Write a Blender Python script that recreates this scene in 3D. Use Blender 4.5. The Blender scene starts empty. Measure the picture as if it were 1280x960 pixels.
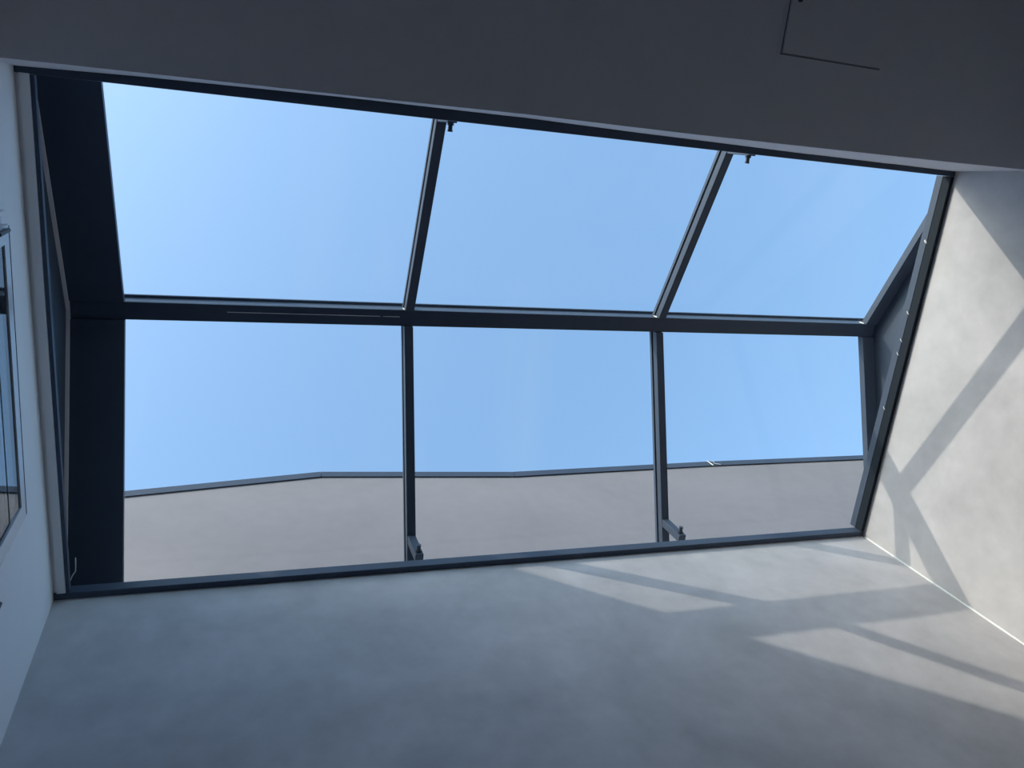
import bpy, bmesh, math, random
from mathutils import Vector, Matrix

random.seed(4)
scene = bpy.context.scene
COL = scene.collection
H = 1.55                      # camera height above the floor; z values below are relative to it

# ---------------------------------------------------------------- camera
cam_data = bpy.data.cameras.new('camera')
cam_data.sensor_width = 36.0
cam_data.lens = 36.0 * 999.609 / 1280.0
cam_data.clip_start = 0.02
cam = bpy.data.objects.new('camera', cam_data)
COL.objects.link(cam)
RIGHT = Vector((0.9438254, -0.1009275, -0.3146541))
DOWN = Vector((-0.0008022, 0.9515121, -0.3076104))
FWD = Vector((0.3304435, 0.2905829, 0.8979803))
cam.matrix_world = Matrix(((RIGHT.x, -DOWN.x, -FWD.x, 0),
                           (RIGHT.y, -DOWN.y, -FWD.y, 0),
                           (RIGHT.z, -DOWN.z, -FWD.z, H),
                           (0, 0, 0, 1)))
scene.camera = cam

# ---------------------------------------------------------------- sky, sun, exposure
SUN = Vector((-0.6933, -0.4234, 0.5831)).normalized()
world = bpy.data.worlds.new('sky')
scene.world = world
world.use_nodes = True
wn = world.node_tree.nodes
wl = world.node_tree.links
wn.clear()
sky = wn.new('ShaderNodeTexSky')
sky.sky_type = 'NISHITA'
sky.sun_disc = False
sky.sun_elevation = math.asin(SUN.z)
sky.sun_rotation = math.atan2(SUN.x, SUN.y)
sky.air_density = 1.0
sky.dust_density = 2.0
sky.ozone_density = 2.0
bg = wn.new('ShaderNodeBackground')
bg.inputs['Strength'].default_value = 0.48
wo = wn.new('ShaderNodeOutputWorld')
grade = wn.new('ShaderNodeMix')          # pale hazy summer blue
grade.data_type = 'RGBA'
grade.blend_type = 'MULTIPLY'
grade.inputs[0].default_value = 1.0
grade.inputs[7].default_value = (0.93, 1.035, 0.96, 1)
wtc = wn.new('ShaderNodeTexCoord')
wmap = wn.new('ShaderNodeMapping')
wmap.inputs['Scale'].default_value = (2.2, 0.5, 0.8)
wmap.inputs['Rotation'].default_value = (0, 0, 0.15)
wl.new(wtc.outputs['Generated'], wmap.inputs['Vector'])
haze = wn.new('ShaderNodeTexNoise')
haze.inputs['Scale'].default_value = 2.6
haze.inputs['Detail'].default_value = 7
haze.inputs['Roughness'].default_value = 0.6
haze.inputs['Distortion'].default_value = 0.4
wl.new(wmap.outputs[0], haze.inputs['Vector'])
hr = wn.new('ShaderNodeMapRange')
hr.inputs['From Min'].default_value = 0.48
hr.inputs['From Max'].default_value = 0.80
hr.inputs['To Max'].default_value = 0.16
wl.new(haze.outputs['Fac'], hr.inputs['Value'])
veil = wn.new('ShaderNodeMix')
veil.data_type = 'RGBA'
veil.inputs[7].default_value = (1.25, 1.5, 1.9, 1)
wl.new(hr.outputs[0], veil.inputs[0])
wl.new(sky.outputs[0], veil.inputs[6])
wl.new(veil.outputs[2], grade.inputs[6])
wl.new(grade.outputs[2], bg.inputs['Color'])
wl.new(bg.outputs[0], wo.inputs['Surface'])

sun_data = bpy.data.lights.new('sun_offscreen', 'SUN')
sun_data.energy = 2.3
sun_data.color = (1.0, 0.93, 0.80)
sun_data.angle = math.radians(0.53)
sun = bpy.data.objects.new('sun_offscreen', sun_data)
COL.objects.link(sun)
sun.location = SUN * 30
sun.rotation_euler = SUN.to_track_quat('Z', 'Y').to_euler()

vs = scene.view_settings
vs.view_transform = 'Standard'
vs.look = 'None'
vs.exposure = 0.0
vs.gamma = 1.0
vs.use_curve_mapping = False

# ---------------------------------------------------------------- materials
MATS = {}


def principled(name, color, rough=0.6, metal=0.0, spec=0.5):
    m = bpy.data.materials.new(name)
    m.use_nodes = True
    b = m.node_tree.nodes['Principled BSDF']
    b.inputs['Base Color'].default_value = (*color, 1)
    b.inputs['Roughness'].default_value = rough
    b.inputs['Metallic'].default_value = metal
    b.inputs['Specular IOR Level'].default_value = spec
    MATS[name] = m
    return m


def mottled(name, c1, c2, scale=1.2, rough=0.75, bump=0.05, fine=14.0, stretch=(1, 1, 1), spec=0.3):
    """trowelled plaster / cement: two tones blended by layered noise, with fine relief"""
    m = principled(name, c1, rough, 0, spec)
    nt = m.node_tree
    n, l = nt.nodes, nt.links
    b = n['Principled BSDF']
    tc = n.new('ShaderNodeTexCoord')
    mp = n.new('ShaderNodeMapping')
    mp.inputs['Scale'].default_value = stretch
    l.new(tc.outputs['Object'], mp.inputs['Vector'])
    a = n.new('ShaderNodeTexNoise')
    a.inputs['Scale'].default_value = scale
    a.inputs['Detail'].default_value = 6
    a.inputs['Roughness'].default_value = 0.55
    a.inputs['Distortion'].default_value = 0.6
    l.new(mp.outputs[0], a.inputs['Vector'])
    f = n.new('ShaderNodeTexNoise')
    f.inputs['Scale'].default_value = fine
    f.inputs['Detail'].default_value = 8
    l.new(mp.outputs[0], f.inputs['Vector'])
    mix = n.new('ShaderNodeMix')
    mix.data_type = 'FLOAT'
    mix.inputs[0].default_value = 0.3
    l.new(a.outputs['Fac'], mix.inputs[2])
    l.new(f.outputs['Fac'], mix.inputs[3])
    r = n.new('ShaderNodeValToRGB')
    r.color_ramp.elements[0].position = 0.33
    r.color_ramp.elements[0].color = (*c1, 1)
    r.color_ramp.elements[1].position = 0.67
    r.color_ramp.elements[1].color = (*c2, 1)
    l.new(mix.outputs[0], r.inputs[0])
    l.new(r.outputs[0], b.inputs['Base Color'])
    bp = n.new('ShaderNodeBump')
    bp.inputs['Strength'].default_value = bump
    bp.inputs['Distance'].default_value = 0.02
    l.new(mix.outputs[0], bp.inputs['Height'])
    l.new(bp.outputs[0], b.inputs['Normal'])
    return m


def glass_mat(name, tint, ior=1.5):
    """thin clear pane: tinted straight-through transmission plus Fresnel mirror reflection"""
    m = bpy.data.materials.new(name)
    m.use_nodes = True
    n, l = m.node_tree.nodes, m.node_tree.links
    n.clear()
    o = n.new('ShaderNodeOutputMaterial')
    mx = n.new('ShaderNodeMixShader')
    t = n.new('ShaderNodeBsdfTransparent')
    t.inputs[0].default_value = (*tint, 1)
    g = n.new('ShaderNodeBsdfGlossy')
    g.inputs['Roughness'].default_value = 0.0
    fr = n.new('ShaderNodeFresnel')
    geo = n.new('ShaderNodeNewGeometry')          # a thin sheet reflects alike from both faces
    io = n.new('ShaderNodeMix')
    io.data_type = 'FLOAT'
    io.inputs[2].default_value = ior
    io.inputs[3].default_value = 1.0 / ior
    l.new(geo.outputs['Backfacing'], io.inputs[0])
    l.new(io.outputs[0], fr.inputs['IOR'])
    l.new(fr.outputs[0], mx.inputs[0])
    l.new(t.outputs[0], mx.inputs[1])
    l.new(g.outputs[0], mx.inputs[2])
    l.new(mx.outputs[0], o.inputs['Surface'])
    MATS[name] = m
    return m


mottled('cement', (0.43, 0.41, 0.415), (0.585, 0.555, 0.56), scale=2.2, rough=0.7, bump=0.06)
mottled('cement_outer', (0.175, 0.165, 0.185), (0.215, 0.20, 0.222), scale=1.1, rough=0.85, bump=0.05)
mottled('white_paint', (0.86, 0.84, 0.84), (0.89, 0.87, 0.87), scale=0.8, rough=0.6, bump=0.02)
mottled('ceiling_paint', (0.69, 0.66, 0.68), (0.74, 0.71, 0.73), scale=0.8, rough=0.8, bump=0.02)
mottled('floor_tile', (0.50, 0.48, 0.45), (0.60, 0.58, 0.54), scale=1.0, rough=0.5, bump=0.02)
mottled('dark_steel', (0.044, 0.060, 0.092), (0.055, 0.073, 0.108), scale=3.0, rough=0.5, bump=0.02, spec=0.35)
mottled('flashing', (0.028, 0.038, 0.062), (0.036, 0.047, 0.075), scale=3.0, rough=0.5, bump=0.02)
mottled('pale_trim', (0.84, 0.78, 0.78), (0.90, 0.84, 0.84), scale=6.0, rough=0.5, bump=0.02)
mottled('caulk', (0.80, 0.80, 0.78), (0.86, 0.86, 0.84), scale=9.0, rough=0.5, bump=0.05)
mottled('upvc', (0.72, 0.75, 0.80), (0.76, 0.79, 0.84), scale=2.0, rough=0.25, bump=0.01)
principled('dark_band', (0.009, 0.014, 0.021), 0.7, 0, 0.2)
principled('gasket', (0.02, 0.025, 0.035), 0.6)
principled('hatch_gap', (0.20, 0.20, 0.21), 0.9)
principled('black_plastic', (0.025, 0.028, 0.032), 0.45)
principled('bolt_steel', (0.05, 0.06, 0.075), 0.4, 0.3)
principled('galvanised', (0.62, 0.66, 0.70), 0.4, 0.2)
glass_mat('roof_glass', (0.97, 0.985, 0.99), 1.22)
glass_mat('window_glass', (0.80, 0.84, 0.86), 1.6)


# ---------------------------------------------------------------- mesh helpers
def place(o, parent):
    COL.objects.link(o)
    if parent is not None:
        o.parent = parent
        o.matrix_parent_inverse = Matrix.Translation(-parent.location)
    return o


def mesh_obj(name, verts, faces, mat, parent=None, bevel=0.0, smooth=False):
    bm = bmesh.new()
    vs_ = [bm.verts.new((v[0], v[1], v[2] + H)) for v in verts]
    for f in faces:
        bm.faces.new([vs_[i] for i in f])
    bmesh.ops.recalc_face_normals(bm, faces=bm.faces)
    if bevel:
        bmesh.ops.bevel(bm, geom=list(bm.edges), offset=bevel, segments=2, profile=0.5, affect='EDGES')
    me = bpy.data.meshes.new(name)
    bm.to_mesh(me)
    bm.free()
    if smooth:
        for p in me.polygons:
            p.use_smooth = True
    me.materials.append(MATS[mat])
    return place(bpy.data.objects.new(name, me), parent)


BOXF = [(0, 1, 2, 3), (4, 5, 6, 7), (0, 1, 5, 4), (1, 2, 6, 5), (2, 3, 7, 6), (3, 0, 4, 7)]


def boxv(x0, x1, y0, y1, z0, z1):
    return [(x0, y0, z0), (x1, y0, z0), (x1, y1, z0), (x0, y1, z0),
            (x0, y0, z1), (x1, y0, z1), (x1, y1, z1), (x0, y1, z1)]


def box(name, x0, x1, y0, y1, z0, z1, mat, parent=None, bevel=0.0):
    return mesh_obj(name, boxv(x0, x1, y0, y1, z0, z1), BOXF, mat, parent, bevel)


def boxes(name, blist, mat, parent=None):
    v, f = [], []
    for b in blist:
        k = len(v)
        v += boxv(*b)
        f += [tuple(i + k for i in q) for q in BOXF]
    return mesh_obj(name, v, f, mat, parent)


def prism_x(name, x0, x1, poly, mat, parent=None, bevel=0.0):
    """polygon in (y, z) extruded along x"""
    n = len(poly)
    v = [(x0, y, z) for y, z in poly] + [(x1, y, z) for y, z in poly]
    f = [tuple(range(n)), tuple(range(n, 2 * n))] + [(i, (i + 1) % n, n + (i + 1) % n, n + i) for i in range(n)]
    return mesh_obj(name, v, f, mat, parent, bevel)


def tube_path(name, pts, rad, mat, parent=None, seg=8):
    pts = [Vector(p) for p in pts]
    v, f = [], []
    for i, p in enumerate(pts):
        t = (pts[min(i + 1, len(pts) - 1)] - pts[max(i - 1, 0)]).normalized()
        a = t.cross(Vector((0.31, 0.17, 0.93))).normalized()
        b = t.cross(a)
        r = rad[i] if isinstance(rad, (list, tuple)) else rad
        for k in range(seg):
            an = 2 * math.pi * k / seg
            v.append(tuple(p + a * math.cos(an) * r + b * math.sin(an) * r))
    for i in range(len(pts) - 1):
        for k in range(seg):
            f.append((i * seg + k, i * seg + (k + 1) % seg, (i + 1) * seg + (k + 1) % seg, (i + 1) * seg + k))
    f.append(tuple(range(seg)))
    f.append(tuple((len(pts) - 1) * seg + k for k in range(seg)))
    return mesh_obj(name, v, f, mat, parent, smooth=False)


def empty(name, loc, parent=None):
    o = bpy.data.objects.new(name, None)
    o.empty_display_size = 0.1
    o.location = (loc[0], loc[1], loc[2] + H)
    return place(o, parent)


def tag(o, label=None, cat=None, group=None, kind=None):
    for k, val in (('label', label), ('category', cat), ('group', group), ('kind', kind)):
        if val:
            o[k] = val
    return o


# ---------------------------------------------------------------- room shell
XL, XR = -0.636, 3.185          # inner faces of the side walls
YB = 1.827                     # inner face of the wall under the lower eave
YBACK = -3.6
ZF = -H                        # floor
ZT = 3.06                      # top of the walls round the opening
ZC = 2.60                      # underside of the ceiling
XRO = 3.80                     # outer face of the right wall

tag(box('floor', XL - 0.25, XRO, YBACK - 0.25, YB + 0.37, ZF - 0.15, ZF, 'floor_tile'),
    'pale tiled floor of the room under the skylight', kind='structure')

# wall under the lower eave, in trowelled cement
tag(box('wall_front', XL, XR, YB, YB + 0.37, ZF, ZT, 'cement'),
    'grey trowelled cement wall below the long side of the skylight', kind='structure')
tag(box('wall_right', XR, XRO, YBACK - 0.25, YB + 0.37, ZF, ZT, 'cement'),
    'sunlit grey trowelled cement wall with shadow bars of the skylight frame', kind='structure')
tag(box('wall_back', XL, XR, YBACK - 0.25, YBACK, ZF, ZT, 'white_paint'),
    'white wall across the room behind the viewer', kind='structure')

# left wall with the window opening
WY0, WY1, WZ0, WZ1 = 0.44, 1.16, 1.86, 2.47
XLO = XL - 0.25
tag(boxes('wall_left', [
    (XLO, XL, YBACK - 0.25, WY0, ZF, ZT),
    (XLO, XL, WY1, YB + 0.37, ZF, ZT),
    (XLO, XL, WY0, WY1, ZF, WZ0),
    (XLO, XL, WY0, WY1, WZ1, ZT)], 'white_paint'),
    'white painted wall with a casement window beside the skylight', kind='structure')

# ceiling slab: its free edge along the opening is hand plastered and slightly wavy
edge_lo = [(-0.64, -0.070), (-0.2, -0.074), (0.393, -0.078), (0.913, -0.084), (1.449, -0.083),
           (2.136, -0.087), (2.7, -0.092), (3.185, -0.098)]
edge_hi = [(-0.64, -0.062), (-0.2, -0.074), (0.453, -0.083), (1.055, -0.084), (1.676, -0.075),
           (2.473, -0.068), (2.85, -0.066), (3.185, -0.064)]
v, f = [], []
for (x, y), (x2, y2) in zip(edge_lo, edge_hi):
    v += [(x, y, ZC), (x2, y2, ZT), (x, YBACK, ZC), (x2, YBACK, ZT)]
n = len(edge_lo)
for i in range(n - 1):
    a, b = i * 4, (i + 1) * 4
    f += [(a, b, b + 1, a + 1), (a, a + 2, b + 2, b), (a + 1, b + 1, b + 3, a + 3), (a + 2, a + 3, b + 3, b + 2)]
f += [(0, 1, 3, 2), ((n - 1) * 4, (n - 1) * 4 + 2, (n - 1) * 4 + 3, (n - 1) * 4 + 1)]
tag(mesh_obj('ceiling', v, f, 'ceiling_paint'),
    'dark shaded flat plaster ceiling ending at the skylight opening', kind='structure')

# pale sealant line in the corner of the two cement walls
tag(tube_path('trim_1', [(XR - 0.003, YB - 0.003, 2.985), (XR - 0.003, YB - 0.003, 1.5), (XR - 0.003, YB - 0.003, ZF)],
              0.0045, 'caulk', seg=6),
    'thin white sealant line in the corner of the two cement walls', kind='structure')
# white ledge strip along the head of the left wall, a shadow gap between it and the wall
tag(box('trim_2', -0.6235, -0.594, -0.045, 1.80, 3.0, 3.05, 'white_paint'),
    'white plaster strip along the head of the left wall beside the dark frame', kind='structure')
tag(box('trim_3', XL, -0.624, -0.045, 1.80, 3.009, 3.05, 'white_paint'),
    'recessed joint between the left wall and its white head strip', kind='structure')

# ---------------------------------------------------------------- outside: parapet and higher block
yo = 2.2
par = [(-3.0, 4.50), (-0.60, 4.66), (0.543, 4.835), (1.834, 4.716), (3.441, 4.764), (4.945, 4.772), (8.0, 4.76)]
v, f = [], []
for x, z in par:
    v += [(x, yo, ZF), (x, yo, z), (x, yo + 0.22, ZF), (x, yo + 0.22, z)]
for i in range(len(par) - 1):
    a, b = i * 4, (i + 1) * 4
    f += [(a, b, b + 1, a + 1), (a + 2, a + 3, b + 3, b + 2), (a + 1, b + 1, b + 3, a + 3), (a, a + 2, b + 2, b)]
f += [(0, 1, 3, 2), (len(v) - 4, len(v) - 2, len(v) - 1, len(v) - 3)]
outer = tag(mesh_obj('wall_outer', v, f, 'cement_outer'),
            'smooth lilac grey outer wall rising above the skylight', kind='structure')
for i in range(len(par) - 1):
    (xa, za), (xb, zb) = par[i], par[i + 1]
    e = 0.0015
    vv = []
    for x, z in ((xa + e, za), (xb - e, zb)):
        vv += [(x, yo - 0.010, z + 0.0005), (x, yo + 0.24, z + 0.0005), (x, yo + 0.24, z + 0.075), (x, yo - 0.010, z + 0.075)]
    mesh_obj('coping', vv, [(0, 1, 2, 3), (4, 5, 6, 7), (0, 1, 5, 4), (1, 2, 6, 5), (2, 3, 7, 6), (3, 0, 4, 7)], 'flashing', outer)

# higher part of the house on the sunny side; its top edge throws the long straight shadow on the cement wall
tag(box('wall_upper', -0.90, -0.72, -2.6, 1.15, ZT, 4.57, 'white_paint'),
    'upper white wall of the house beyond the shaded end of the skylight', kind='structure')
# the unlit room behind the window
nb = tag(boxes('wall_neighbour', [
    (-2.6, -2.5, -0.3, 2.1, ZF, ZT), (-2.5, XLO, -0.3, -0.2, ZF, ZT), (-2.5, XLO, 2.0, 2.1, ZF, ZT),
    (-2.6, XLO, -0.3, 2.1, ZT, ZT + 0.1), (-2.6, XLO, -0.3, 2.1, ZF - 0.1, ZF)], 'white_paint'),
    'unlit walls of the room behind the casement window', kind='structure')

# ---------------------------------------------------------------- skylight
YM, ZR = 0.861, 3.678
MU, ML = 0.422, 0.388
YE0, YE1 = -0.26, 1.98
ZE0, ZE1 = ZR - MU * (YM - YE0), ZR - ML * (YE1 - YM)
D = 0.042


def zu(y):
    return ZR - MU * (YM - y)


def zl(y):
    return ZR - ML * (y - YM)


sk = empty('skylight', (1.28, 0.86, 3.0))
tag(sk, 'dark steel framed ridge skylight with six clear glass panes and grey end gables', 'skylight')

YR0, YR1 = 0.821, 0.899
ridge = box('ridge_beam', -0.64, 3.59, YR0, YR1, ZR, ZR + 0.088, 'dark_steel', sk, 0.002)
box('seam', -0.02, 0.66, 0.853, 0.8555, ZR - 0.0012, ZR + 0.002, 'pale_trim', ridge)
box('seam', 0.672, 0.752, 0.853, 0.8555, ZR - 0.0012, ZR + 0.002, 'pale_trim', ridge)


def rafter_pair(x0, x1, name='rafter', mat='dark_steel', d=D, beads=True):
    u = prism_x(name, x0, x1, [(YE0, zu(YE0)), (YR0, zu(YR0)), (YR0, zu(YR0) + d), (YE0, zu(YE0) + d)], mat, sk, 0.0015)
    w = prism_x(name, x0, x1, [(YR1, zl(YR1)), (YE1, zl(YE1)), (YE1, zl(YE1) + d), (YR1, zl(YR1) + d)], mat, sk, 0.0015)
    if beads:
        # a smear of pale sealant where the rafter meets the ridge
        tube_path('sealant_bead', [(x0 - 0.003, YR0 - 0.002, ZR + 0.034), (x0 - 0.002, YR0 - 0.003, ZR + 0.014),
                                   (x0 - 0.002, YR0 - 0.002, ZR - 0.002)], [0.002, 0.0035, 0.002], 'caulk', u, 6)
    return u, w


X1, X2 = 0.796, 2.152


def cap_pair(x0, x1):
    """glazing cap strips that clamp the panes from outside"""
    a, b = D + 0.0115, D + 0.031
    prism_x('glazing_cap', x0, x1, [(YE0, zu(YE0) + a), (YR0, zu(YR0) + a), (YR0, zu(YR0) + b), (YE0, zu(YE0) + b)], 'dark_steel', sk)
    prism_x('glazing_cap', x0, x1, [(YR1, zl(YR1) + a), (YE1, zl(YE1) + a), (YE1, zl(YE1) + b), (YR1, zl(YR1) + b)], 'dark_steel', sk)


for cx0, cx1 in ((X1 - 0.024, X1 + 0.024), (X2 - 0.024, X2 + 0.024), (3.565, 3.612)):
    cap_pair(cx0, cx1)
box('ridge_cap', -0.66, 3.60, YR0 - 0.012, YR1 + 0.012, ZR + 0.0885, ZR + 0.105, 'dark_steel', sk)
rafter_pair(X1 - 0.021, X1 + 0.021)
rafter_pair(X2 - 0.021, X2 + 0.021)
rafter_pair(3.506, 3.586)                                     # end rafters at the sunlit gable
rafter_pair(-0.638, -0.432, 'verge_board', 'dark_steel', 0.04, False)   # broad dark boards at the shaded end

# pale edge strips on the inner face of the shaded gable
et = 0.012
prism_x('edge_trim', -0.652, -0.6385, [(YE0, zu(YE0) - et), (YM, zu(YM) - et), (YM, zu(YM) + 0.02), (YE0, zu(YE0) + 0.02)], 'pale_trim', sk)
prism_x('edge_trim', -0.652, -0.6385, [(YM, zl(YM) - et), (YE1, zl(YE1) - et), (YE1, zl(YE1) + 0.02), (YM, zl(YM) + 0.02)], 'pale_trim', sk)

# gable panels
for nm, xa, xb in (('gable_panel', -0.672, -0.653), ('gable_panel', 3.588, 3.608)):
    prism_x(nm, xa, xb, [(YE0, ZT), (YE1, ZT), (YE1, zl(YE1) + D), (YM, ZR + D), (YE0, zu(YE0) + D)], 'dark_steel', sk)

# kerbs that carry the eaves, outside the opening
box('kerb', -0.672, 3.608, YE0 - 0.05, YE0, ZT, ZE0 + D, 'dark_steel', sk)
box('kerb', -0.672, 3.608, YE1, YE1 + 0.05, ZT, ZE1 + D, 'dark_steel', sk)

# glass panes: three in each slope, resting on the rafters
G = 0.010
xs = [(-0.431, X1 - 0.002), (X1 + 0.002, X2 - 0.002), (X2 + 0.002, 3.585)]
for xa, xb in xs:
    o = 0.0005
    prism_x('glass_pane', xa, xb, [(YE0, zu(YE0) + D + o), (YR0 - 0.001, zu(YR0) + D + o),
                                   (YR0 - 0.001, zu(YR0) + D + o + G), (YE0, zu(YE0) + D + o + G)], 'roof_glass', sk)
    prism_x('glass_pane', xa, xb, [(YR1 + 0.001, zl(YR1) + D + o), (YE1, zl(YE1) + D + o),
                                   (YE1, zl(YE1) + D + o + G), (YR1 + 0.001, zl(YR1) + D + o + G)], 'roof_glass', sk)

# frame bars lining the opening
box('frame_bar', XL + 0.001, XR - 0.001, 1.800, YB - 0.001, 3.0, 3.051, 'dark_steel', sk, 0.002)
box('frame_bar', XL + 0.001, XR - 0.001, -0.088, -0.044, 3.0, 3.051, 'dark_steel', sk, 0.002)
box('frame_bar', 3.164, XR - 0.001, -0.043, 1.799, 3.0465, 3.086, 'dark_steel', sk, 0.002)
box('dark_strip', 3.165, XR - 0.001, -0.043, 1.799, 3.0, 3.046, 'dark_band', sk, 0.002)  # added strip, coloured near-black to make the dark band below the end bar
box('frame_bar', -0.593, -0.580, -0.043, 1.799, 3.0, 3.03, 'dark_steel', sk, 0.002)

# drips of pale sealant on the sunlit end bar
for y, r in ((0.268, 0.005), (0.62, 0.0025), (0.76, 0.002), (0.83, 0.002), (1.12, 0.002)):
    tube_path('sealant_drip', [(3.164, y - 0.008, 3.060), (3.1625, y, 3.052), (3.164, y + 0.005, 3.044)], [r * 0.5, r, r * 0.6], 'caulk', sk, 6)

# hanging square tube stubs with a threaded bolt pointing to the middle
for xc in (X1, X2):
    for ys, sgn in ((1.836, -1), (-0.058, 1)):
        zt = (zl(1.836) if sgn < 0 else zu(-0.058)) + 0.004
        st = box('tie_bracket', xc - 0.019, xc + 0.019, ys - 0.019, ys + 0.019, 3.125, zt, 'dark_steel', sk, 0.002)
        yb0 = ys + sgn * 0.019
        zb = 3.152
        tube_path('bolt', [(xc, yb0, zb), (xc, yb0 + sgn * 0.010, zb), (xc, yb0 + sgn * 0.0101, zb),
                           (xc, yb0 + sgn * 0.026, zb), (xc, yb0 + sgn * 0.0261, zb), (xc, yb0 + sgn * 0.034, zb)],
                  [0.0135, 0.0135, 0.009, 0.009, 0.0105, 0.0105], 'bolt_steel', st, 8)

# ---------------------------------------------------------------- casement window in the left wall
win = empty('window_1', (XL, 0.35, 1.75))
tag(win, 'white casement window standing proud of the left wall, glass mirroring the sky', kind='structure')


def ring(x0, x1, y0, y1, z0, z1, w):
    return [(x0, x1, y0, y1, z1 - w, z1), (x0, x1, y0, y1, z0, z0 + w),
            (x0, x1, y0, y0 + w, z0 + w, z1 - w), (x0, x1, y1 - w, y1, z0 + w, z1 - w)]


boxes('casing', ring(XL + 0.0005, XL + 0.010, 0.345, 1.36, 1.66, 2.73, 0.17), 'white_paint', win)
boxes('window_frame', ring(XL + 0.0105, -0.612, 0.350, 1.268, 1.76, 2.615, 0.05), 'upvc', win)
SY0, SY1, SZ0, SZ1, s = 0.360, 1.245, 1.782, 2.545, 0.050


def ajar(o):
    """swing a sash piece a degree outward about the hinge side"""
    for vt in o.data.vertices:
        vt.co.x -= (vt.co.y - SY0) * 0.017
    return o


sash = ajar(boxes('sash', ring(-0.600, -0.580, SY0, SY1, SZ0, SZ1, s), 'upvc', win))
ajar(box('pane', -0.588, -0.584, SY0 + s, SY1 - s, SZ0 + s, SZ1 - s, 'window_glass', sash))
ajar(box('pane', -0.598, -0.595, SY0 + s, SY1 - s, SZ0 + s, SZ1 - s, 'window_glass', sash))
ajar(boxes('gasket', ring(-0.5838, -0.5825, SY0 + s + 0.02, SY1 - s + 0.0 - 0.01, SZ0 + s, SZ1 - s - 0.12, 0.004), 'gasket', sash))
ajar(boxes('gasket', [(-0.5905, -0.579, SY0 + 0.004, SY1 - 0.004, SZ1 + 0.0003, SZ1 + 0.004)], 'gasket', sash))
tube_path('hinge', [(-0.574, SY0 + 0.012, SZ1 - 0.13), (-0.574, SY0 + 0.012, SZ1 - 0.03)], 0.006, 'black_plastic', win, 10)

tube_path('stay_pin', [(XL + 0.0005, 1.43, 2.30), (XL + 0.0005, 1.43, 2.355)], 0.006, 'black_plastic', win, 8)

# ---------------------------------------------------------------- ceiling access hatch
hx0, hx1, hy0, hy1 = 1.835, 2.272, -0.83, -0.39
hatch = empty('access_hatch', (hx0, hy0, ZC))
tag(hatch, 'square flush access hatch with a thin dark gap in the shaded ceiling', 'hatch')
r = 0.02
boxes('rim', [(hx0 - r, hx1 + r, hy0 - r, hy0 - 0.004, ZC - 0.0015, ZC), (hx0 - r, hx1 + r, hy1 + 0.007, hy1 + r, ZC - 0.0015, ZC),
              (hx0 - r, hx0 - 0.006, hy0 - 0.004, hy1 + 0.004, ZC - 0.0015, ZC), (hx1 + 0.001, hx1 + r, hy0 - 0.004, hy1 + 0.004, ZC - 0.0015, ZC)],
      'ceiling_paint', hatch)
box('gap_seal', hx0 - 0.006, hx1 + 0.001, hy0 - 0.004, hy1 + 0.007, ZC - 0.001, ZC, 'hatch_gap', hatch)
door = box('hatch_door', hx0, hx1, hy0, hy1, ZC - 0.008, ZC - 0.0012, 'ceiling_paint', hatch)
tube_path('latch', [(hx0 + 0.03, -0.565, ZC - 0.008), (hx0 + 0.03, -0.565, ZC - 0.014)], 0.009, 'black_plastic', door, 10)

# ---------------------------------------------------------------- small loose things
tube_path('cable_tail', [(-0.592, 1.797, 3.052), (-0.588, 1.785, 3.06), (-0.580, 1.765, 3.065), (-0.566, 1.740, 3.055),
                         (-0.5635, 1.712, 3.052), (-0.564, 1.685, 3.06)], 0.0022, 'pale_trim', sk, 6)
clip = tube_path('wire_clip', [(3.43, yo - 0.0145, 4.755), (3.43, yo - 0.0145, 4.84), (3.455, yo - 0.0145, 4.835), (3.475, yo - 0.0145, 4.815),
                               (3.455, yo - 0.0145, 4.795), (3.50, yo - 0.0145, 4.765)], 0.0028, 'galvanised', None, 6)
tag(clip, 'tiny pale bent wire clip hooked on the outer wall coping', 'clip')
